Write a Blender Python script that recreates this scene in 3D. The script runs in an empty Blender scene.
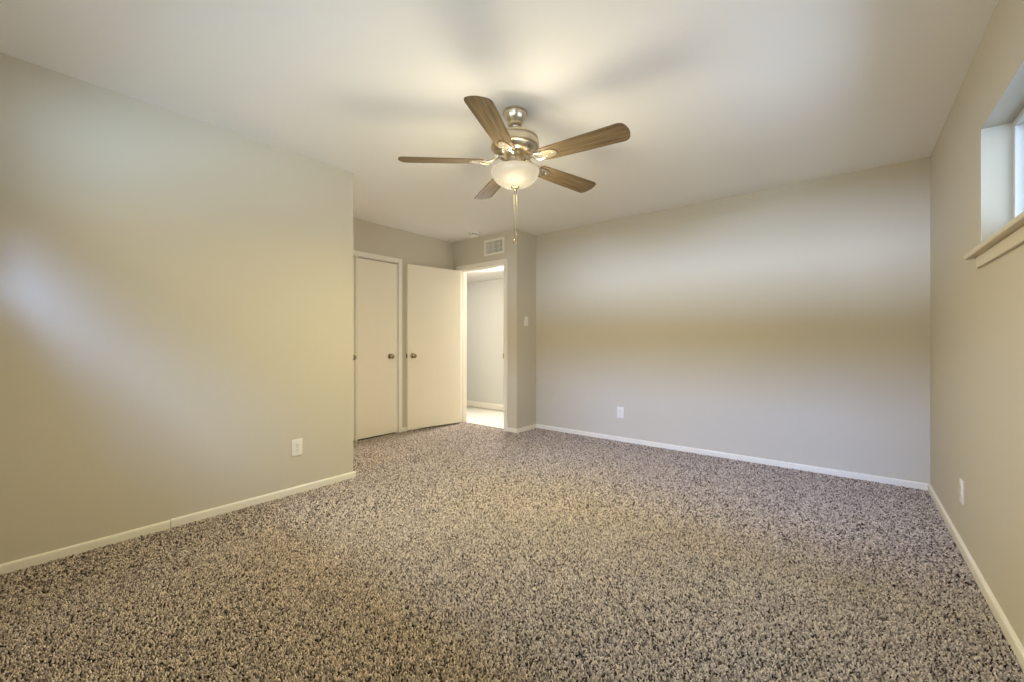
import bpy, bmesh, math, random
import numpy as np
from mathutils import Vector, Matrix

random.seed(7)
rng = np.random.default_rng(11)
C = bpy.context.scene.collection
SC = bpy.context.scene
R = math.radians

# ------------------------------------------------------------------ camera
cam_d = bpy.data.cameras.new('camera')
cam_d.sensor_fit = 'HORIZONTAL'
cam_d.sensor_width = 36.0
cam_d.lens = 36.0 * 415.87 / 1024
cam_d.shift_y = 1.33 / 1024
cam_d.clip_start = 0.02
cam = bpy.data.objects.new('camera', cam_d)
cam.location = (0, 0, 1.083)
cam.rotation_euler = (R(90), 0, R(39.051))
C.objects.link(cam)
SC.camera = cam

# ------------------------------------------------------------------ world, lights, exposure
SC.view_settings.view_transform = 'Standard'
SC.view_settings.look = 'None'
SC.view_settings.gamma = 1.0
SC.view_settings.use_curve_mapping = False
SC.view_settings.exposure = 0.0
SC.cycles.use_denoising = True
SC.cycles.max_bounces = 14
SC.cycles.diffuse_bounces = 7
SC.cycles.sample_clamp_indirect = 6.0

world = bpy.data.worlds.new('sky')
world.use_nodes = True
bg = world.node_tree.nodes['Background']
bg.inputs['Color'].default_value = (0.7, 0.85, 1, 1)
bg.inputs['Strength'].default_value = 0.32
SC.world = world


def area_light(name, loc, aim, sx, sy, power, color, spread=180):
    d = bpy.data.lights.new(name, 'AREA')
    d.shape = 'RECTANGLE'
    d.size, d.size_y = sx, sy
    d.energy = power
    d.color = color
    d.spread = R(spread)
    o = bpy.data.objects.new(name, d)
    o.location = loc
    o.rotation_euler = (Vector(aim) - Vector(loc)).to_track_quat('-Z', 'Y').to_euler()
    C.objects.link(o)
    return o


def point_light(name, loc, power, color, radius):
    d = bpy.data.lights.new(name, 'POINT')
    d.energy = power
    d.color = color
    d.shadow_soft_size = radius
    o = bpy.data.objects.new(name, d)
    o.location = loc
    C.objects.link(o)
    return o


FX, FY = -1.527, 1.911                      # the fan's axis
# daylight through the window behind the camera: the bright garden at eye level,
# the sky over the roofs, the sky to the right, and light thrown up from the ground
area_light('daylight_garden', (-1.50, -7.6, 1.78), (-0.80, 4.0, 1.78), 3.0, 0.8, 114, (0.58, 0.7, 1), 60)
area_light('daylight_low_sky', (-1.30, -8.0, 4.8), (-0.80, 4.0, 0.4), 3.4, 2.6, 378, (0.33, 0.49, 1), 60)
area_light('daylight_right_sky', (4.6, -2.3, 4.6), (-1.6, -0.2, 1.4), 2.6, 2.0, 60, (0.34, 0.52, 1), 30)
area_light('daylight_high_sky', (-0.90, -3.4, 4.6), (-0.95, 0.2, 1.5), 3.0, 1.6, 230, (0.45, 0.68, 1), 120)
area_light('daylight_ground', (-0.8, -4.2, 0.20), (-1.0, 0.6, 2.4), 5.0, 1.6, 72, (0.65, 0.8, 1), 150)
# daylight through the side window: sky, and light thrown up from the ground
area_light('daylight_near_ground', (2.0, -2.4, 0.55), (-2.2, 0.3, 2.3), 3.4, 1.6, 270, (0.5, 0.74, 1), 160)
area_light('side_sky', (1.7, 1.90, 1.95), (-2.5, 1.80, 1.6), 3.4, 1.1, 60, (0.88, 0.94, 0.96), 180)
area_light('front_sky', (-1.0, -1.5, 1.95), (-1.0, 3.0, 1.6), 3.6, 1.1, 90, (1, 1, 0.94), 180)
area_light('side_ground', (2.9, 1.5, 0.40), (0.3, 1.7, 1.9), 4.0, 1.6, 95, (0.62, 0.73, 1), 150)
# unseen light added at the hallway wall to brighten the entry, then the ceiling lamp
area_light('hallway_entry_fill', (-4.08, 4.90, 1.85), (-3.55, 2.40, 0), 0.22, 0.22, 46, (1, 0.97, 0.9), 130)
area_light('hallway_far_lamp', (-5.2, 4.30, 2.07), (-5.2, 4.40, 0), 0.60, 0.30, 2.88, (1, 0.97, 0.92))
# the fan's lamp: the bulb in the open-topped bowl, and two unseen lights added below it
point_light('fan_bulb', (FX + 0.040, FY - 0.050, 2.065), 11.4, (1, 0.9, 0.72), 0.05)
point_light('fan_room_fill', (FX, FY, 1.66), 20, (1, 0.89, 0.58), 0.28)
area_light('fan_down_fill', (FX, FY, 1.95), (FX, FY, 0), 0.2, 0.2, 27.6, (1, 0.85, 0.34))


# ------------------------------------------------------------------ materials
def mat(name, color, rough=0.6, metal=0.0, spec=0.4):
    m = bpy.data.materials.new(name)
    m.use_nodes = True
    b = m.node_tree.nodes['Principled BSDF']
    b.inputs['Base Color'].default_value = (*color, 1)
    b.inputs['Roughness'].default_value = rough
    b.inputs['Metallic'].default_value = metal
    b.inputs['Specular IOR Level'].default_value = spec
    return m


def add_bump(m, scale, strength, dist=0.002, detail=3.0):
    nt = m.node_tree
    b = nt.nodes['Principled BSDF']
    tc = nt.nodes.new('ShaderNodeTexCoord')
    n = nt.nodes.new('ShaderNodeTexNoise')
    n.inputs['Scale'].default_value = scale
    n.inputs['Detail'].default_value = detail
    bp = nt.nodes.new('ShaderNodeBump')
    bp.inputs['Strength'].default_value = strength
    bp.inputs['Distance'].default_value = dist
    nt.links.new(tc.outputs['Object'], n.inputs['Vector'])
    nt.links.new(n.outputs['Fac'], bp.inputs['Height'])
    nt.links.new(bp.outputs['Normal'], b.inputs['Normal'])
    return m


def ramp_color(m, tex_out, stops):
    nt = m.node_tree
    r = nt.nodes.new('ShaderNodeValToRGB')
    e = r.color_ramp.elements
    while len(e) < len(stops):
        e.new(0.5)
    for k, (p, c) in enumerate(stops):
        e[k].position = p
        e[k].color = (*c, 1)
    nt.links.new(tex_out, r.inputs['Fac'])
    nt.links.new(r.outputs['Color'], nt.nodes['Principled BSDF'].inputs['Base Color'])


M_WALL = add_bump(mat('wall_paint', (0.60, 0.555, 0.465), 0.75, spec=0.25), 90, 0.12)
M_CEIL = add_bump(mat('ceiling_paint', (0.88, 0.865, 0.85), 0.85, spec=0.2), 70, 0.15)
M_TRIM = mat('trim_paint', (0.85, 0.815, 0.74), 0.4)
M_DOOR = mat('door_paint', (0.90, 0.84, 0.72), 0.42)
M_HALL = mat('hall_paint', (0.62, 0.615, 0.60), 0.7)
M_WHITE = mat('white_plastic', (0.82, 0.80, 0.76), 0.35)
M_SLOT = mat('dark_slot', (0.03, 0.028, 0.025), 0.6)
M_VENT_SHADE = mat('vent_shade', (0.09, 0.08, 0.062), 0.8)  # dark colour stands in for the shade behind the louvers
M_VINYL = mat('window_vinyl', (0.62, 0.63, 0.64), 0.35)
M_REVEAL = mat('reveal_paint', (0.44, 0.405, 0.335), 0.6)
M_SILL = mat('sill_paint', (0.68, 0.61, 0.49), 0.45)
M_NICKEL = mat('brushed_nickel', (0.62, 0.55, 0.43), 0.28, 1.0)
M_KNOB = mat('knob_metal', (0.42, 0.35, 0.24), 0.22, 1.0)
M_CHAIN = mat('chain_metal', (0.030, 0.027, 0.022), 0.8, 0.0, 0.05)
M_SUB = mat('subfloor', (0.10, 0.08, 0.065), 0.95, spec=0.1)
M_EAVE = mat('eave_wood', (0.22, 0.15, 0.10), 0.8)
M_METALHINGE = mat('hinge_metal', (0.55, 0.50, 0.42), 0.35, 1.0)

M_FOB = mat('fob_wood', (0.05, 0.03, 0.018), 0.5)

# blade wood: long grain
M_BLADE = mat('walnut_blade', (0.25, 0.17, 0.10), 0.6, spec=0.12)
nt = M_BLADE.node_tree
tc = nt.nodes.new('ShaderNodeTexCoord')
mp = nt.nodes.new('ShaderNodeMapping')
mp.inputs['Scale'].default_value = (3, 60, 60)
nz = nt.nodes.new('ShaderNodeTexNoise')
nz.inputs['Scale'].default_value = 1.5
nz.inputs['Detail'].default_value = 5
nt.links.new(tc.outputs['Object'], mp.inputs['Vector'])
nt.links.new(mp.outputs['Vector'], nz.inputs['Vector'])
ramp_color(M_BLADE, nz.outputs['Fac'], [(0.3, (0.10, 0.070, 0.040)), (0.7, (0.245, 0.175, 0.10))])

# hallway floor: pale wide planks
M_HFLOOR = mat('hall_planks', (0.70, 0.67, 0.60), 0.35)
nt = M_HFLOOR.node_tree
tc = nt.nodes.new('ShaderNodeTexCoord')
bk = nt.nodes.new('ShaderNodeTexBrick')
bk.inputs['Color1'].default_value = (0.72, 0.69, 0.62, 1)
bk.inputs['Color2'].default_value = (0.66, 0.63, 0.56, 1)
bk.inputs['Mortar'].default_value = (0.50, 0.47, 0.42, 1)
bk.inputs['Scale'].default_value = 1.0
bk.inputs['Brick Width'].default_value = 0.9
bk.inputs['Row Height'].default_value = 0.16
bk.inputs['Mortar Size'].default_value = 0.003
nt.links.new(tc.outputs['Object'], bk.inputs['Vector'])
nt.links.new(bk.outputs['Color'], nt.nodes['Principled BSDF'].inputs['Base Color'])

# window glass: clear, thin
M_GLASS = bpy.data.materials.new('window_glass')
M_GLASS.use_nodes = True
nt = M_GLASS.node_tree
nt.nodes.clear()
out = nt.nodes.new('ShaderNodeOutputMaterial')
mx = nt.nodes.new('ShaderNodeMixShader')
fr = nt.nodes.new('ShaderNodeFresnel')
fr.inputs['IOR'].default_value = 1.35
tr = nt.nodes.new('ShaderNodeBsdfTransparent')
tr.inputs['Color'].default_value = (0.95, 0.97, 0.97, 1)
gl = nt.nodes.new('ShaderNodeBsdfGlossy')
gl.inputs['Roughness'].default_value = 0.02
# reflect at the outer face only: the pane does not bend the light, so its inner face must not trap it
geo = nt.nodes.new('ShaderNodeNewGeometry')
inv = nt.nodes.new('ShaderNodeMath')
inv.operation = 'SUBTRACT'
inv.inputs[0].default_value = 1.0
mul = nt.nodes.new('ShaderNodeMath')
mul.operation = 'MULTIPLY'
nt.links.new(geo.outputs['Backfacing'], inv.inputs[1])
nt.links.new(inv.outputs[0], mul.inputs[0])
nt.links.new(fr.outputs['Fac'], mul.inputs[1])
nt.links.new(mul.outputs[0], mx.inputs['Fac'])
nt.links.new(tr.outputs[0], mx.inputs[1])
nt.links.new(gl.outputs[0], mx.inputs[2])
nt.links.new(mx.outputs[0], out.inputs['Surface'])

# frosted lamp bowl: glows, and lets the bulb shine through
M_BOWL = bpy.data.materials.new('frosted_bowl')
M_BOWL.use_nodes = True
nt = M_BOWL.node_tree
nt.nodes.clear()
out = nt.nodes.new('ShaderNodeOutputMaterial')
ad = nt.nodes.new('ShaderNodeAddShader')
em = nt.nodes.new('ShaderNodeEmission')
em.inputs['Color'].default_value = (1, 0.84, 0.6, 1)
em.inputs['Strength'].default_value = 0.42
tl = nt.nodes.new('ShaderNodeBsdfTranslucent')
tl.inputs['Color'].default_value = (0.075, 0.070, 0.060, 1)
df = nt.nodes.new('ShaderNodeBsdfPrincipled')
df.inputs['Base Color'].default_value = (0.12, 0.115, 0.10, 1)
df.inputs['Roughness'].default_value = 0.35
ad2 = nt.nodes.new('ShaderNodeAddShader')
nt.links.new(em.outputs[0], ad.inputs[0])
nt.links.new(tl.outputs[0], ad.inputs[1])
nt.links.new(ad.outputs[0], ad2.inputs[0])
nt.links.new(df.outputs[0], ad2.inputs[1])
nt.links.new(ad2.outputs[0], out.inputs['Surface'])

# carpet yarn: the colour of each tuft is stored with the tuft
M_CARPET = mat('carpet_yarn', (0.3, 0.25, 0.2), 0.95, spec=0.05)
nt = M_CARPET.node_tree
at = nt.nodes.new('ShaderNodeAttribute')
at.attribute_name = 'yarn'
nt.links.new(at.outputs['Color'], nt.nodes['Principled BSDF'].inputs['Base Color'])


# ------------------------------------------------------------------ mesh helpers
def link(name, bm, material, parent=None, smooth=False, angle=40):
    me = bpy.data.meshes.new(name)
    bmesh.ops.recalc_face_normals(bm, faces=bm.faces)
    bm.to_mesh(me)
    bm.free()
    mats = material if isinstance(material, (list, tuple)) else [material]
    for m in mats:
        me.materials.append(m)
    if smooth:
        me.polygons.foreach_set('use_smooth', [True] * len(me.polygons))
        me.set_sharp_from_angle(angle=R(angle))
    o = bpy.data.objects.new(name, me)
    C.objects.link(o)
    if parent is not None:
        o.parent = parent
    return o


def add_box(bm, x0, x1, y0, y1, z0, z1, bevel=0.0, seg=2, mi=0):
    g = bmesh.ops.create_cube(bm, size=1.0)
    vs = g['verts']
    bmesh.ops.scale(bm, verts=vs, vec=(x1 - x0, y1 - y0, z1 - z0))
    bmesh.ops.translate(bm, verts=vs, vec=((x0 + x1) / 2, (y0 + y1) / 2, (z0 + z1) / 2))
    fs = set(f for v in vs for f in v.link_faces)
    if bevel > 0:
        es = list(set(e for v in vs for e in v.link_edges))
        r = bmesh.ops.bevel(bm, geom=es, offset=bevel, segments=seg, affect='EDGES', profile=0.5)
        fs = set(r['faces']) | set(f for v in r['verts'] for f in v.link_faces)
    for f in fs:
        if f.is_valid:
            f.material_index = mi
    return [v for f in fs if f.is_valid for v in f.verts]


def add_lathe(bm, prof, seg=48, center=(0, 0, 0), axis='Z', mi=0):
    """prof: list of (radius, height) turned about the axis"""
    rings = []
    cx, cy, cz = center

    def P(r, a, h):
        c, s = r * math.cos(a), r * math.sin(a)
        if axis == 'Z':
            return (cx + c, cy + s, cz + h)
        if axis == 'X':
            return (cx + h, cy + c, cz + s)
        return (cx + c, cy + h, cz + s)
    for r, h in prof:
        if r < 1e-6:
            rings.append([bm.verts.new(P(0, 0, h))])
        else:
            rings.append([bm.verts.new(P(r, 2 * math.pi * k / seg, h)) for k in range(seg)])
    for a, b in zip(rings[:-1], rings[1:]):
        for k in range(seg):
            k2 = (k + 1) % seg
            if len(a) == 1 and len(b) == 1:
                continue
            if len(a) == 1:
                f = bm.faces.new((a[0], b[k], b[k2]))
            elif len(b) == 1:
                f = bm.faces.new((a[k], a[k2], b[0]))
            else:
                f = bm.faces.new((a[k], a[k2], b[k2], b[k]))
            f.material_index = mi
    return rings


def add_tube(bm, pts, r, seg=10):
    pts = [Vector(p) for p in pts]
    rr = r if isinstance(r, (list, tuple)) else [r] * len(pts)
    prev = None
    rings = []
    for i, p in enumerate(pts):
        d = (pts[min(i + 1, len(pts) - 1)] - pts[max(i - 1, 0)]).normalized()
        up = Vector((0, 0, 1)) if abs(d.z) < 0.9 else Vector((1, 0, 0))
        u = d.cross(up).normalized()
        v = d.cross(u).normalized()
        rings.append([bm.verts.new(p + rr[i] * (u * math.cos(2 * math.pi * k / seg) + v * math.sin(2 * math.pi * k / seg))) for k in range(seg)])
    for a, b in zip(rings[:-1], rings[1:]):
        for k in range(seg):
            bm.faces.new((a[k], a[(k + 1) % seg], b[(k + 1) % seg], b[k]))
    bm.faces.new(rings[0])
    bm.faces.new(list(reversed(rings[-1])))


def add_prism(bm, poly, z0, z1, xf=None):
    """poly: list of (x, y); extruded from z0 to z1, then moved by the matrix xf"""
    lo = [bm.verts.new((x, y, z0)) for x, y in poly]
    hi = [bm.verts.new((x, y, z1)) for x, y in poly]
    n = len(poly)
    bm.faces.new(list(reversed(lo)))
    bm.faces.new(hi)
    for k in range(n):
        bm.faces.new((lo[k], lo[(k + 1) % n], hi[(k + 1) % n], hi[k]))
    if xf is not None:
        bmesh.ops.transform(bm, matrix=xf, verts=lo + hi)
    return lo + hi


def struct(name, bm, m, parent=None, smooth=False, label=None, cat=None):
    o = link(name, bm, m, parent, smooth)
    if parent is None:
        o['kind'] = 'structure'
        if label:
            o['label'] = label
        if cat:
            o['category'] = cat
    return o


def empty(name, loc, rz=0.0):
    o = bpy.data.objects.new(name, None)
    o.empty_display_size = 0.1
    o.location = loc
    o.rotation_euler = (0, 0, rz)
    C.objects.link(o)
    return o


def tag(o, label, cat, group=None, kind=None):
    o['label'] = label
    o['category'] = cat
    if group:
        o['group'] = group
    if kind:
        o['kind'] = kind
    return o


def copy_thing(root):
    r = root.copy()
    C.objects.link(r)
    for ch in root.children:
        c = ch.copy()
        C.objects.link(c)
        c.parent = r
        for g in ch.children:
            d = g.copy()
            C.objects.link(d)
            d.parent = c
    return r


def wall_panel(bm, axis, a0, a1, t0, t1, z0, z1, holes):
    """A wall running along `axis` ('X' or 'Y') with rectangular openings (h0, h1, hz0, hz1), as one welded mesh."""
    cuts = sorted({a0, a1} | {h for ho in holes for h in ho[:2]})
    zc = sorted({z0, z1} | {min(max(h, z0), z1) for ho in holes for h in ho[2:]})
    solid = {}
    for i in range(len(cuts) - 1):
        for j in range(len(zc) - 1):
            ma, mz = (cuts[i] + cuts[i + 1]) / 2, (zc[j] + zc[j + 1]) / 2
            solid[i, j] = not any(h[0] < ma < h[1] and h[2] < mz < h[3] for h in holes)

    def V(a, t, z):
        return bm.verts.new((a, t, z) if axis == 'X' else (t, a, z))

    def quad(*p):
        bm.faces.new([V(*q) for q in p])
    for (i, j), s in solid.items():
        if not s:
            continue
        A0, A1, Z0, Z1 = cuts[i], cuts[i + 1], zc[j], zc[j + 1]
        quad((A0, t0, Z0), (A1, t0, Z0), (A1, t0, Z1), (A0, t0, Z1))
        quad((A0, t1, Z0), (A1, t1, Z0), (A1, t1, Z1), (A0, t1, Z1))
        if not solid.get((i - 1, j)):
            quad((A0, t0, Z0), (A0, t1, Z0), (A0, t1, Z1), (A0, t0, Z1))
        if not solid.get((i + 1, j)):
            quad((A1, t0, Z0), (A1, t1, Z0), (A1, t1, Z1), (A1, t0, Z1))
        if not solid.get((i, j - 1)):
            quad((A0, t0, Z0), (A1, t0, Z0), (A1, t1, Z0), (A0, t1, Z0))
        if not solid.get((i, j + 1)):
            quad((A0, t0, Z1), (A1, t0, Z1), (A1, t1, Z1), (A0, t1, Z1))
    bmesh.ops.remove_doubles(bm, verts=bm.verts, dist=1e-5)


# ------------------------------------------------------------------ the room
H = 2.44
XL, XR, YB, YD, XC, YL, YF = -3.089, 0.459, 4.289, 3.898, -4.200, 1.788, -0.20
ZF = -0.005                                   # subfloor under the carpet
ZS, ZH = 1.488, 2.041                         # side window sill and head
ZS2 = 1.543                                   # sill of the window behind the camera
WR = (0.95, 2.778)                            # side window, along y
WF = (-2.50, 0.10)                            # window behind the camera, along x
DE = (-4.065, -3.288, 2.045)                  # entry opening
DC = (2.475, 3.009, 2.030)                    # closet door opening
DC2 = (1.84, 2.450, 2.030)                    # second closet door, behind the corner

bm = bmesh.new()
add_box(bm, -5.0, 0.62, -0.36, 4.0, ZF - 0.12, ZF)
add_box(bm, -3.089, 0.62, 4.0, 4.41, ZF - 0.12, ZF)
struct('floor', bm, M_SUB)
bm = bmesh.new()
add_box(bm, -5.0, 0.62, -0.36, 4.41, H, H + 0.12)
struct('ceiling', bm, M_CEIL)
bm = bmesh.new()
wall_panel(bm, 'Y', YF - 0.16, YL, XL - 0.12, XL, ZF, H, [])
struct('wall_left', bm, M_WALL)
bm = bmesh.new()
wall_panel(bm, 'X', -5.0, XL - 0.12, YL - 0.12, YL, ZF, H, [])
struct('wall_alcove', bm, M_WALL)
bm = bmesh.new()
wall_panel(bm, 'Y', YL, YD, XC - 0.12, XC, ZF, H, [(DC[0], DC[1], ZF - 1, DC[2]), (DC2[0], DC2[1], ZF - 1, DC2[2])])
struct('wall_closet', bm, M_WALL)
bm = bmesh.new()
wall_panel(bm, 'Y', YL, YD, -5.0, -4.9, ZF, H, [])
struct('wall_closet_back', bm, M_WALL)
bm = bmesh.new()
wall_panel(bm, 'X', -5.0, XL, YD, YD + 0.12, ZF, H, [(DE[0], DE[1], ZF - 1, DE[2])])
struct('wall_entry', bm, M_WALL)
bm = bmesh.new()
wall_panel(bm, 'Y', YD + 0.12, 5.18, XL - 0.12, XL, ZF, H, [])
struct('wall_return', bm, M_WALL)
bm = bmesh.new()
wall_panel(bm, 'X', XL, XR + 0.16, YB, YB + 0.12, ZF, H, [])
struct('wall_back', bm, M_WALL)
bm = bmesh.new()
wall_panel(bm, 'Y', YF - 0.16, YB, XR, XR + 0.16, ZF, H, [(WR[0], WR[1], ZS, ZH)])
struct('wall_right', bm, M_WALL)
bm = bmesh.new()
wall_panel(bm, 'X', XL, XR, YF - 0.16, YF, ZF, H, [(WF[0], WF[1], ZS2, ZH)])
struct('wall_front', bm, M_WALL)

# hallway beyond the entry door
YH = 5.06
bm = bmesh.new()
add_box(bm, -7.0, XL - 0.12, 4.0, YH + 0.12, -0.134, -0.014)
o = struct('floor_hall', bm, M_HFLOOR)
bm = bmesh.new()
wall_panel(bm, 'X', -7.0, XL - 0.12, YH, YH + 0.12, ZF, H, [])
struct('wall_hall', bm, M_HALL)
bm = bmesh.new()
wall_panel(bm, 'Y', YD + 0.12, YH, -7.0, -6.9, ZF, H, [])
struct('wall_hall_end', bm, M_HALL)
bm = bmesh.new()
wall_panel(bm, 'X', -7.0, -5.0, YD, YD + 0.12, ZF, H, [])
struct('wall_hall_near', bm, M_HALL)
bm = bmesh.new()
add_box(bm, -6.9, XL - 0.12, YD + 0.12, YH, 2.10, 2.22)
struct('ceiling_hall', bm, M_HALL)


# ------------------------------------------------------------------ baseboards
def baseboard(name, x0, y0, x1, y1, nx, ny, h=0.048, t=0.014, m=None, z0=ZF):
    """from (x0,y0) to (x1,y1) along a wall face; (nx,ny) points into the room"""
    bm = bmesh.new()
    d = Vector((x1 - x0, y1 - y0, 0))
    n = Vector((nx, ny, 0))
    prof = [(0, z0), (t, z0), (t, h - 0.010), (t * 0.85, h - 0.004), (t * 0.5, h - 0.0008), (0, h)]
    A = [bm.verts.new(Vector((x0, y0, 0)) + n * a + Vector((0, 0, z))) for a, z in prof]
    B = [bm.verts.new(Vector((x1, y1, 0)) + n * a + Vector((0, 0, z))) for a, z in prof]
    k = len(prof)
    for i in range(k):
        bm.faces.new((A[i], A[(i + 1) % k], B[(i + 1) % k], B[i]))
    bm.faces.new(A)
    bm.faces.new(list(reversed(B)))
    return struct(name, bm, m or M_TRIM)


T = 0.014
baseboard('baseboard_left', XL, 0.632, XL, YL + T, 1, 0)
baseboard('baseboard_left.001', XL, YF, XL, 0.629, 1, 0, h=0.044, t=0.012)
baseboard('baseboard_alcove', XC, YL, XL, YL, 0, 1)
baseboard('baseboard_closet', XC, 3.060, XC, YD, 1, 0, h=0.046)
baseboard('baseboard_entry', -3.224, YD, XL + T, YD, 0, -1)
baseboard('baseboard_return', XL, YD, XL, YB, 1, 0)
baseboard('baseboard_back', XL + T, YB, XR - T, YB, 0, -1)
baseboard('baseboard_right', XR, YF, XR, YB, -1, 0)
baseboard('baseboard_front', XL + T, YF, XR - T, YF, 0, 1)
baseboard('baseboard_hall', -6.9, YH, XL - 0.12, YH, 0, -1, h=0.085)


# ------------------------------------------------------------------ door casings and jambs
def casing_y(bm, x, y0, y1, ztop, w=0.052, t=0.014, gap=0.004):
    """flat casing round an opening in a wall whose face lies at x, room on +x"""
    add_box(bm, x, x + t, y0 - w, y0 - gap, ZF, ztop + w, 0.003)
    add_box(bm, x, x + t, y1 + gap, y1 + w, ZF, ztop + w, 0.003)
    add_box(bm, x, x + t - 0.0006, y0 - gap, y1 + gap, ztop + gap, ztop + w, 0.003)


bm = bmesh.new()
add_box(bm, XC, XC + T, DC[1] + 0.004, DC[1] + 0.052, ZF, DC[2] + 0.055, 0.003)
add_box(bm, XC, XC + T, DC2[1] + 0.003, DC[0] - 0.003, ZF, DC[2] + 0.055, 0.003)
add_box(bm, XC, XC + T, DC2[0] - 0.046, DC2[0] - 0.004, ZF, DC[2] + 0.055, 0.003)
add_box(bm, XC, XC + T - 0.0006, DC2[0] - 0.004, DC2[1] + 0.003, DC[2] + 0.004, DC[2] + 0.055, 0.003)
add_box(bm, XC, XC + T - 0.0006, DC[0] - 0.003, DC[1] + 0.004, DC[2] + 0.004, DC[2] + 0.055, 0.003)
for a, b in (DC[:2], DC2[:2]):               # jamb linings
    add_box(bm, XC - 0.12, XC, a, a + 0.004, ZF, DC[2])
    add_box(bm, XC - 0.12, XC, b - 0.004, b, ZF, DC[2])
    add_box(bm, XC - 0.12, XC, a, b, DC[2] - 0.004, DC[2])
    add_box(bm, XC - 0.075, XC - 0.05, a, b, DC[2] - 0.016, DC[2] - 0.004)
struct('trim_1', bm, M_TRIM)

bm = bmesh.new()
cw = 0.060
add_box(bm, DE[1] + 0.004, DE[1] + cw, YD - T, YD, ZF, DE[2] + cw, 0.003)
add_box(bm, DE[0] - cw, DE[0] - 0.004, YD - T, YD, ZF, DE[2] + cw, 0.003)
add_box(bm, DE[0] - 0.004, DE[1] + 0.004, YD - T + 0.0006, YD, DE[2] + 0.004, DE[2] + cw, 0.003)
add_box(bm, DE[0] - cw, DE[0] - 0.004, YD + 0.12, YD + 0.12 + T, ZF, DE[2] + 0.02, 0.003)
add_box(bm, DE[1] + 0.004, DE[1] + cw, YD + 0.12, YD + 0.12 + T, ZF, DE[2] + 0.02, 0.003)
jt = 0.006
add_box(bm, DE[0], DE[0] + jt, YD, YD + 0.12, ZF, DE[2])
add_box(bm, DE[1] - jt, DE[1], YD, YD + 0.12, ZF, DE[2])
add_box(bm, DE[0] + jt, DE[1] - jt, YD, YD + 0.12, DE[2] - jt, DE[2])
# door stop on the lining
add_box(bm, DE[0] + jt, DE[0] + jt + 0.010, YD + 0.045, YD + 0.075, ZF, DE[2] - jt)
add_box(bm, DE[1] - jt - 0.010, DE[1] - jt, YD + 0.045, YD + 0.075, ZF, DE[2] - jt)
add_box(bm, DE[0] + jt, DE[1] - jt, YD + 0.045, YD + 0.075, DE[2] - jt - 0.010, DE[2] - jt)
trim2 = struct('trim_2', bm, M_TRIM)
bm = bmesh.new()
add_box(bm, DE[1] - 0.0085, DE[1] + 0.0005, YD - T - 0.002, YD + 0.03, 0.885, 0.945, 0.001)
strike = struct('strike_plate', bm, M_KNOB, trim2)
strike['label'] = 'small dark metal strike plate'


# ------------------------------------------------------------------ doors
def knob_bm(side=1):
    """door knob turned about +Z of its own frame, rosette at 0"""
    bm = bmesh.new()
    prof = [(0, 0), (0.031, 0), (0.032, 0.003), (0.030, 0.007), (0.024, 0.010), (0.012, 0.012), (0.010, 0.020),
            (0.010, 0.028), (0.014, 0.033), (0.022, 0.038), (0.0265, 0.046), (0.0275, 0.053), (0.0255, 0.060),
            (0.0195, 0.0645), (0.010, 0.0665), (0, 0.067)]
    add_lathe(bm, prof, 28)
    return bm


def add_knob(parent, loc, rot):
    k = link('door_handle', knob_bm(), M_KNOB, parent, True, 50)
    k.location = loc
    k.rotation_euler = rot
    k['label'] = 'round aged brass door knob'
    return k


# the open entry door: pivot at the left jamb, leaf swung back along the closet wall
ang = 11.0
d1 = empty('door_1', (-4.060, 3.880, 0))
d1['kind'] = 'structure'
d1['label'] = 'cream flush bedroom door standing open beside the doorway'
d1['category'] = 'door'
# own frame: x along the leaf from hinge to free edge, y = leaf thickness towards the room
d1.rotation_euler = (0, 0, R(-90 - ang))
bm = bmesh.new()
add_box(bm, 0.004, 0.762, 0.0, 0.040, 0.018, 2.036, 0.0015)
link('leaf', bm, M_DOOR, d1)
k = add_knob(d1, (0.762 - 0.066, 0.040, 0.918), (R(-90), 0, 0))
k = add_knob(d1, (0.762 - 0.066, 0.0, 0.918), (R(90), 0, 0))
bm = bmesh.new()
add_box(bm, 0.7615, 0.7635, 0.008, 0.032, 0.890, 0.946, 0.0008)
add_box(bm, 0.7630, 0.772, 0.012, 0.023, 0.909, 0.927, 0.002)
lt = link('latch', bm, M_KNOB, d1)
for z in (0.26, 1.03, 1.80):
    bm = bmesh.new()
    add_lathe(bm, [(0, -0.046), (0.006, -0.046), (0.006, 0.046), (0, 0.046)], 14, (0.0, -0.003, z))
    link('hinge', bm, M_METALHINGE, d1, True)


def closet_door(name, y0, y1, knob_off, label):
    o = empty(name, (XC - 0.002, y0, 0))
    o['kind'] = 'structure'
    o['label'] = label
    o['category'] = 'door'
    bm = bmesh.new()
    add_box(bm, -0.035, 0.0, 0.007, y1 - y0 - 0.007, 0.012, 2.016, 0.0015)
    link('leaf', bm, M_DOOR, o)
    add_knob(o, (0, y1 - y0 - knob_off, 0.918), (0, R(90), 0))
    return o


closet_door('door_2', DC[0], DC[1], 0.112, 'closed cream flush closet door with a round knob')
closet_door('door_3', DC2[0], DC2[1], 0.038, 'second closet door mostly hidden behind the left wall corner')


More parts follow.
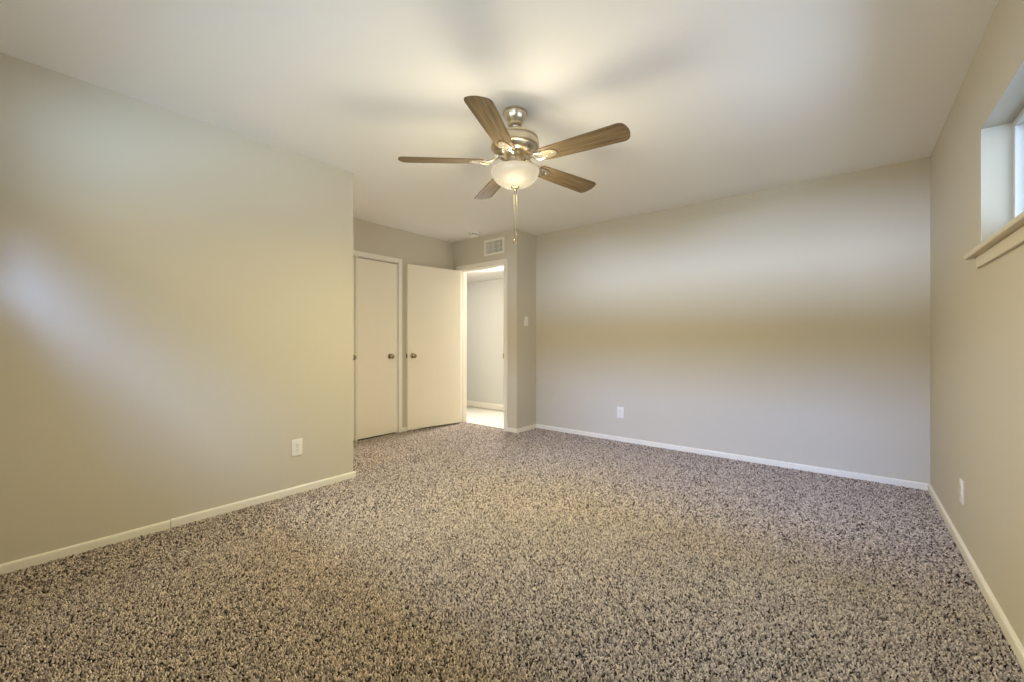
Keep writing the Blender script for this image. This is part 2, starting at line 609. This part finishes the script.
# ------------------------------------------------------------------ windows
def window(name, axis, a0, a1, t0, sgn, label, ZS):
    """frame, two sashes and panes in an opening; t0 = room-side face of the frame, sgn = direction outwards"""
    root = empty(name, ((a0 + a1) / 2, t0, ZS) if axis == 'X' else (t0, (a0 + a1) / 2, ZS))
    root['kind'] = 'structure'
    root['label'] = label
    root['category'] = 'window'
    w = (a1 - a0) / 2
    h = ZH - ZS

    def B(bm, u0, u1, t_0, t_1, z0, z1, bv=0.002):
        ta, tb = sorted((sgn * t_0, sgn * t_1))
        if axis == 'X':
            add_box(bm, u0, u1, ta, tb, z0, z1, bv)
        else:
            add_box(bm, ta, tb, u0, u1, z0, z1, bv)
    bm = bmesh.new()
    f = 0.030
    B(bm, -w, -w + f, 0, 0.065, 0, h)
    B(bm, w - f, w, 0, 0.065, 0, h)
    B(bm, -w + f, w - f, 0, 0.065, 0, f)
    B(bm, -w + f, w - f, 0, 0.065, h - f, h)
    link('window_frame', bm, M_VINYL, root)
    s = 0.028
    for u0, u1, ta in ((-w + f, 0.02, 0.012), (-0.02, w - f, 0.036)):
        bm = bmesh.new()
        B(bm, u0, u0 + s, ta, ta + 0.022, f, h - f)
        B(bm, u1 - s, u1, ta, ta + 0.022, f, h - f)
        B(bm, u0 + s, u1 - s, ta, ta + 0.022, f, f + s)
        B(bm, u0 + s, u1 - s, ta, ta + 0.022, h - f - s, h - f)
        sash = link('sash', bm, M_VINYL, root)
        bm = bmesh.new()
        B(bm, u0 + s - 0.004, u1 - s + 0.004, ta + 0.009, ta + 0.012, f + s - 0.004, h - f - s + 0.004, 0)
        link('pane', bm, M_GLASS, sash)
    return root


window('window_1', 'Y', WR[0], WR[1], 0.552, 1, 'high horizontal sliding window in the right wall', ZS)
window('window_2', 'X', WF[0], WF[1], YF - 0.09, -1, 'high horizontal sliding window behind the camera', ZS2)


# white drywall returns lining the two openings
def lining(name, axis, a0, a1, ta, tb, ZS):
    bm = bmesh.new()
    e = 0.003

    def B(u0, u1, z0, z1):
        if axis == 'X':
            add_box(bm, u0, u1, ta, tb, z0, z1)
        else:
            add_box(bm, ta, tb, u0, u1, z0, z1)
    B(a0, a0 + e, ZS, ZH)
    B(a1 - e, a1, ZS, ZH)
    B(a0 + e, a1 - e, ZH - e, ZH)
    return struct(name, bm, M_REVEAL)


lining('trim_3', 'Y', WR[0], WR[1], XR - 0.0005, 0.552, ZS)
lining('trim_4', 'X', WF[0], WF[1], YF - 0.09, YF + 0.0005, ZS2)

# stool and apron under the side window
bm = bmesh.new()
add_box(bm, XR - 0.040, 0.552, WR[0] + 0.001, WR[1] - 0.004, ZS - 0.018, ZS + 0.004, 0.004)
add_box(bm, XR - 0.040, XR, WR[1] - 0.004, WR[1] + 0.085, ZS - 0.018, ZS + 0.004, 0.003)
add_box(bm, XR - 0.040, XR, WR[0] - 0.08, WR[0] + 0.001, ZS - 0.018, ZS + 0.004, 0.003)
add_box(bm, XR - 0.013, XR, WR[0] - 0.05, WR[1] + 0.016, ZS - 0.070, ZS - 0.018, 0.003)
struct('trim_5', bm, M_SILL)
bm = bmesh.new()
add_box(bm, WF[0] - 0.08, WF[1] + 0.08, YF - 0.09, YF + 0.03, ZS2 - 0.018, ZS2 + 0.002, 0.004)
add_box(bm, WF[0] - 0.05, WF[1] + 0.05, YF, YF + 0.016, ZS2 - 0.078, ZS2 - 0.018, 0.003)
struct('trim_6', bm, M_TRIM)

# roof overhang outside the side window
bm = bmesh.new()
add_box(bm, 0.62, 1.02, -0.6, 4.6, 2.16, 2.22)
add_box(bm, 0.98, 1.02, -0.6, 4.6, 2.08, 2.16)
o = struct('roof_overhang', bm, M_EAVE)


# ------------------------------------------------------------------ carpet
def carpet():
    # finer grid near the camera, a slightly coarser one at the far end
    Xs, Ys, Ss = [], [], []
    for s, near in ((0.0062, True), (0.0084, False)):
        gx, gy = np.meshgrid(np.arange(XC, XR, s), np.arange(YF, YB, s))
        gx, gy = gx.ravel(), gy.ravel()
        sel = (np.hypot(gx, gy) < 2.7) == near
        gx, gy = gx[sel], gy[sel]
        Xs.append(gx + rng.uniform(-.45, .45, gx.size) * s)
        Ys.append(gy + rng.uniform(-.45, .45, gx.size) * s)
        Ss.append(np.full(gx.size, s / 0.0082))
    X, Y, S = np.concatenate(Xs), np.concatenate(Ys), np.concatenate(Ss)
    m = 0.016
    main = (X > XL + m) & (X < XR - m) & (Y > YF + m) & (Y < YB - m)
    alc = (X <= XL + m) & (X > XC + 0.004) & (Y > YL + m) & (Y < YD - 0.004)
    thr = (X <= DE[1] - 0.01) & (X > DE[0] + 0.01) & (Y >= YD - 0.01) & (Y < YD + 0.05)
    keep = main | alc | thr
    X, Y, S = X[keep], Y[keep], S[keep]
    n = X.size
    pal = np.array([(0.66, 0.555, 0.44), (0.48, 0.395, 0.315), (0.35, 0.285, 0.23), (0.22, 0.175, 0.145), (0.075, 0.056, 0.045), (0.028, 0.021, 0.017)])
    idx = rng.choice(6, size=n, p=[0.26, 0.27, 0.19, 0.11, 0.10, 0.07])
    col = pal[idx] * np.array([1.04, 1.075, 1.21]) * rng.uniform(.85, 1.15, (n, 1))
    # each tuft: a twisted three-sided stub leaning its own way
    hgt = rng.uniform(.005, .010, n)
    hgt[idx >= 4] *= 0.9
    lean = rng.uniform(0.1, 1.0, n) * 0.0075 * S
    # the pile lies in patches, as vacuumed and walked
    sw = 1.2 * np.sin(X * 2.1 + 1.3 * np.sin(Y * 1.7)) + 0.9 * np.sin(Y * 3.3 + X)
    la = sw + rng.normal(0, 1.5, n)
    ph = rng.uniform(0, 2 * np.pi, n)
    rb = rng.uniform(.0042, .0058, n) * S
    rt = rng.uniform(.0024, .0038, n) * S
    P = np.empty((n, 6, 3))
    for k in range(3):
        a = ph + k * 2.0944
        P[:, k, 0] = X + rb * np.cos(a)
        P[:, k, 1] = Y + rb * np.sin(a)
        P[:, k, 2] = ZF
        a = a + 0.9
        P[:, 3 + k, 0] = X + lean * np.cos(la) + rt * np.cos(a)
        P[:, 3 + k, 1] = Y + lean * np.sin(la) + rt * np.sin(a)
        P[:, 3 + k, 2] = ZF + hgt + rng.uniform(-.0015, .0015, n)
    base = (np.arange(n) * 6)[:, None]
    tri = np.array([0, 1, 3, 1, 4, 3, 1, 2, 4, 2, 5, 4, 2, 0, 5, 0, 3, 5, 3, 4, 5])
    F = (base + tri[None, :]).ravel().astype(np.int32)
    nf = n * 7
    me = bpy.data.meshes.new('carpet_pile')
    me.vertices.add(n * 6)
    me.vertices.foreach_set('co', P.ravel().astype(np.float32))
    me.loops.add(nf * 3)
    me.loops.foreach_set('vertex_index', F)
    me.polygons.add(nf)
    me.polygons.foreach_set('loop_start', (np.arange(nf) * 3).astype(np.int32))
    me.update(calc_edges=True)
    ca = me.color_attributes.new('yarn', 'FLOAT_COLOR', 'POINT')
    cc = np.ones((n, 6, 4), np.float32)
    cc[:, :, :3] = col[:, None, :]
    ca.data.foreach_set('color', cc.ravel())
    me.materials.append(M_CARPET)
    o = bpy.data.objects.new('carpet_pile', me)
    C.objects.link(o)
    tag(o, 'speckled brown and beige wall-to-wall carpet pile', 'carpet', kind='stuff')
    return o


carpet()

# ------------------------------------------------------------------ ceiling fan
fan = empty('ceiling_fan', (FX, FY, H))
tag(fan, 'five-blade ceiling fan with walnut blades and a lit frosted bowl lamp', 'ceiling fan')
bm = bmesh.new()
add_lathe(bm, [(0, 0), (0.070, 0), (0.073, -0.004), (0.073, -0.014), (0.068, -0.018), (0.064, -0.034), (0.057, -0.052),
               (0.046, -0.066), (0.043, -0.070), (0.043, -0.082), (0.038, -0.087), (0.024, -0.088), (0.022, -0.080), (0, -0.080)], 48)
o = link('canopy', bm, M_NICKEL, fan, True, 35)
bm = bmesh.new()
add_lathe(bm, [(0, -0.075), (0.021, -0.080), (0.023, -0.088), (0.020, -0.096), (0.012, -0.102), (0.0115, -0.128), (0.022, -0.130),
               (0.022, -0.140), (0, -0.140)], 32)
o = link('downrod', bm, M_NICKEL, fan, True, 35)
bm = bmesh.new()
add_lathe(bm, [(0, -0.136), (0.026, -0.136), (0.030, -0.142), (0.090, -0.146), (0.124, -0.152), (0.134, -0.159), (0.136, -0.168),
               (0.129, -0.172), (0.127, -0.182), (0.140, -0.187), (0.142, -0.194), (0.142, -0.216), (0.138, -0.221), (0.128, -0.226),
               (0.122, -0.240), (0.108, -0.254), (0.086, -0.263), (0.070, -0.266), (0, -0.266)], 64)
o = link('motor_housing', bm, M_NICKEL, fan, True, 28)
bm = bmesh.new()
add_lathe(bm, [(0, -0.266), (0.052, -0.266), (0.054, -0.276), (0.045, -0.280), (0.043, -0.300), (0.050, -0.306), (0.052, -0.326),
               (0.070, -0.334), (0.098, -0.342), (0.100, -0.350), (0, -0.350)], 48)
o = link('light_fitter', bm, M_NICKEL, fan, True, 35)
# glass bowl
ZR = -0.356
prof = []
for k in range(0, 23):
    a = math.pi / 2 * k / 22
    prof.append((0.139 * math.cos(a) ** 0.92 if k < 22 else 0.0, ZR - 0.088 * math.sin(a)))
inner = [(r * 0.97, z + 0.004) for r, z in prof[::-1]]
inner[0] = (0.0, inner[0][1])
lip = [(0.135, ZR + 0.006), (0.143, ZR + 0.006), (0.144, ZR + 0.001)]
bm = bmesh.new()
add_lathe(bm, inner + lip + prof, 56)
o = link('light_bowl', bm, M_BOWL, fan, True, 60)
bm = bmesh.new()
add_lathe(bm, [(0, -0.438), (0.023, -0.4425), (0.025, -0.4465), (0.018, -0.451), (0.009, -0.454), (0.010, -0.460), (0.006, -0.465), (0, -0.466)], 24)
o = link('finial', bm, M_KNOB, fan, True, 50)


def blade_outline():
    pts = []
    r0, r1, w0, w1 = 0.175, 0.677, 0.052, 0.069
    rc = 0.036
    pts.append((r0, -w0 + 0.012))
    pts.append((r0 + 0.012, -w0))
    for k in range(1, 9):
        t = k / 9
        pts.append((r0 + 0.012 + (r1 - rc - r0 - 0.012) * t, -(w0 + (w1 - w0) * t ** 0.8)))
    for k in range(9):
        a = -math.pi / 2 + math.pi / 2 * k / 8
        pts.append((r1 - rc - 0.006 + rc * math.cos(a), -(w1 - rc) + rc * math.sin(a)))
    n = len(pts)
    mid = [(r1, -0.016), (r1 + 0.001, 0.0)]
    return pts + mid + [(x, -y) for x, y in reversed(pts + mid[:1])]


ZB = -0.297
PITCH = 12
blade_me = iron_me = None
for i in range(5):
    a = R(6 + 72 * i)
    if i == 0:
        bm = bmesh.new()
        add_prism(bm, blade_outline(), -0.003, 0.003)
        bmesh.ops.bevel(bm, geom=[e for e in bm.edges if abs(e.verts[0].co.z - e.verts[1].co.z) < 1e-6], offset=0.0012, segments=1, affect='EDGES')
        b = link('blade', bm, M_BLADE, fan, False)
        bm = bmesh.new()
        # end plate under the blade: a shield shape
        sh = []
        for k in range(24):
            t = 2 * math.pi * k / 24
            w = 0.034 - 0.010 * math.cos(t)
            sh.append((0.222 + 0.052 * math.cos(t), (w if math.cos(t) < 0 else 0.034 * (1 - 0.12 * math.cos(t))) * math.sin(t)))
        add_prism(bm, sh, -0.0075, -0.003)
        # two curved arms back to the motor, the opening between them left free
        for s in (-1, 1):
            add_tube(bm, [(0.195, s * 0.020, -0.006), (0.165, s * 0.030, -0.007), (0.140, s * 0.027, -0.001), (0.115, s * 0.016, 0.018), (0.095, s * 0.010, 0.030)],
                     [0.0075, 0.0075, 0.008, 0.009, 0.010], 10)
        add_box(bm, 0.070, 0.118, -0.022, 0.022, 0.022, 0.036, 0.004)
        for sx, sy in ((0.205, -0.018), (0.205, 0.018), (0.248, 0.0)):
            add_lathe(bm, [(0, -0.0105), (0.004, -0.0098), (0.006, -0.0075)], 12, (sx, sy, 0))
        iron = link('blade_iron', bm, M_NICKEL, b, True, 40)
        iron['label'] = 'brushed metal blade arm'
        blade0, iron0 = b, iron
    else:
        b = blade0.copy()
        C.objects.link(b)
        b.parent = fan
        iron = iron0.copy()
        C.objects.link(iron)
        iron.parent = b
    b.location = (0, 0, ZB)
    b.rotation_euler = (Matrix.Rotation(a, 3, 'Z') @ Matrix.Rotation(R(-PITCH), 3, 'X')).to_euler()
# pull chains with wooden fobs, hanging by the bowl's finial
for k, (off, ze) in enumerate(((-0.006, 1.690 - H), (0.009, 1.716 - H))):
    dx, dy = off * 0.7765, off * 0.63
    bm = bmesh.new()
    z = -0.458
    prof = [(0, z)]
    zz = z
    while zz > ze:
        prof += [(0.0009, zz - 0.001), (0.0017, zz - 0.003), (0.0009, zz - 0.005)]
        zz -= 0.006
    prof.append((0, ze))
    add_lathe(bm, prof, 8, (dx, dy, 0))
    ch = link('pull_chain', bm, M_CHAIN, fan, True, 60)
    bm = bmesh.new()
    add_lathe(bm, [(0, ze + 0.002), (0.003, ze), (0.0045, ze - 0.006), (0.0055, ze - 0.016), (0.0045, ze - 0.026), (0.002, ze - 0.030), (0, ze - 0.030)], 12, (dx, dy, 0))
    fb = link('fob', bm, M_FOB, ch, True, 60)
    fb['label'] = 'small dark wooden fob'

# ------------------------------------------------------------------ smoke detector
sd = empty('smoke_detector', (-3.608, 3.700, H))
tag(sd, 'small round white smoke detector on the ceiling near the doorway', 'smoke detector')
bm = bmesh.new()
add_lathe(bm, [(0, 0), (0.058, 0), (0.060, -0.004), (0.060, -0.012), (0.056, -0.020), (0, -0.020)], 40)
link('base', bm, M_WHITE, sd, True, 35)
bm = bmesh.new()
add_lathe(bm, [(0, -0.020), (0.047, -0.020), (0.047, -0.032), (0, -0.032)], 40)
o = link('sensing_slots', bm, M_SLOT, sd, True, 35)
o['label'] = 'dark ring of sensing slots'
bm = bmesh.new()
add_lathe(bm, [(0, -0.032), (0.050, -0.032), (0.051, -0.038), (0.046, -0.050), (0.034, -0.056), (0, -0.058)], 40)
for k in range(8):
    t = 2 * math.pi * k / 8 + 0.2
    c, s = math.cos(t), math.sin(t)
    vs = add_box(bm, 0.044, 0.0505, -0.004, 0.004, -0.033, -0.019)
    bmesh.ops.rotate(bm, verts=list(set(vs)), cent=(0, 0, 0), matrix=Matrix.Rotation(t, 3, 'Z'))
link('cover', bm, M_WHITE, sd, True, 35)

# ------------------------------------------------------------------ air vent over the doorway
vx0, vx1, vz0, vz1 = -3.613, -3.278, 2.180, 2.376
av = empty('air_vent', ((vx0 + vx1) / 2, YD, (vz0 + vz1) / 2))
tag(av, 'cream metal air supply grille on the wall above the doorway', 'vent')
w, h = (vx1 - vx0) / 2, (vz1 - vz0) / 2
bm = bmesh.new()
b_ = 0.026
add_box(bm, -w, w, -0.010, 0, h - b_, h, 0.003)
add_box(bm, -w, w, -0.010, 0, -h, -h + b_, 0.003)
add_box(bm, -w, -w + b_, -0.010, 0, -h + b_, h - b_, 0.003)
add_box(bm, w - b_, w, -0.010, 0, -h + b_, h - b_, 0.003)
link('frame', bm, M_TRIM, av)
bm = bmesh.new()
add_box(bm, -w + b_, w - b_, -0.002, -0.0005, -h + b_, h - b_)
link('backing', bm, M_VENT_SHADE, av)
bm = bmesh.new()
N = 14
for k in range(N):
    x = -w + b_ + (k + 0.5) * (2 * w - 2 * b_) / N
    vs = list(set(add_box(bm, x - 0.0056, x + 0.0056, -0.0060, -0.0048, -h + b_, h - b_)))
    bmesh.ops.rotate(bm, verts=vs, cent=(x, -0.0054, 0), matrix=Matrix.Rotation(R(6 if k < N // 2 else -4), 3, 'Z'))
for z in (-0.025, 0.03):
    add_box(bm, -w + b_, w - b_, -0.0030, -0.0022, z - 0.002, z + 0.002)
link('louvers', bm, M_TRIM, av)


# ------------------------------------------------------------------ outlets and switch
def plate_bm(t=0.006, w=0.070, h=0.115):
    bm = bmesh.new()
    add_box(bm, -w / 2, w / 2, -t, 0, -h / 2, h / 2, 0.003, 3)
    return bm


def make_outlet(loc, rz, label):
    o = empty('power_outlet', loc, rz)
    tag(o, label, 'outlet', 'wall outlets')
    link('cover_plate', plate_bm(0.006, 0.076, 0.120), M_WHITE, o, True, 30)
    for s in (-1, 1):
        bm = bmesh.new()
        poly = []
        for k in range(28):
            t = 2 * math.pi * k / 28
            poly.append((max(-0.0145, min(0.0145, 0.0175 * math.cos(t))), 0.0145 * math.sin(t)))
        add_prism(bm, poly, 0.0, 0.0025, Matrix.Translation((0, -0.006, s * 0.0195)) @ Matrix.Rotation(R(90), 4, 'X'))
        rc = link('receptacle', bm, M_WHITE, o)
        bm = bmesh.new()
        z = s * 0.0195
        add_box(bm, -0.0075, -0.0055, -0.0090, -0.0083, z - 0.002, z + 0.007)
        add_box(bm, 0.0055, 0.0075, -0.0090, -0.0083, z - 0.001, z + 0.006)
        add_lathe(bm, [(0, -0.0090), (0.0025, -0.0090), (0.0025, -0.0083), (0, -0.0083)], 12, (0, 0, z - 0.0075), 'Y')
        sl = link('slots', bm, M_SLOT, rc)
    bm = bmesh.new()
    add_lathe(bm, [(0, -0.0075), (0.003, -0.0072), (0.0035, -0.006)], 12, (0, 0, 0), 'Y')
    link('screw', bm, M_METALHINGE, o, True)
    return o


ol = make_outlet((XL, 1.349, 0.327), R(90), 'white power outlet low on the left wall')
o2 = copy_thing(ol)
o2.location = (-1.949, YB, 0.315)
o2.rotation_euler = (0, 0, 0)
o2['label'] = 'white power outlet low on the back wall'
o3 = copy_thing(ol)
o3.location = (XR, 3.168, 0.305)
o3.rotation_euler = (0, 0, R(-90))
o3['label'] = 'white power outlet on the right wall near the corner'

sw = empty('light_switch', (XL, 4.082, 1.342), R(90))
tag(sw, 'white toggle light switch on the short wall right of the doorway', 'switch')
link('cover_plate', plate_bm(), M_WHITE, sw, True, 30)
bm = bmesh.new()
vs = list(set(add_box(bm, -0.005, 0.005, -0.018, -0.004, -0.007, 0.007, 0.0015)))
bmesh.ops.rotate(bm, verts=vs, cent=(0, -0.006, 0), matrix=Matrix.Rotation(R(-25), 3, 'X'))
link('toggle', bm, M_WHITE, sw)
for z in (-0.030, 0.030):
    bm = bmesh.new()
    add_lathe(bm, [(0, -0.0075), (0.003, -0.0072), (0.0035, -0.006)], 12, (0, 0, z), 'Y')
    link('screw', bm, M_WHITE, sw, True)
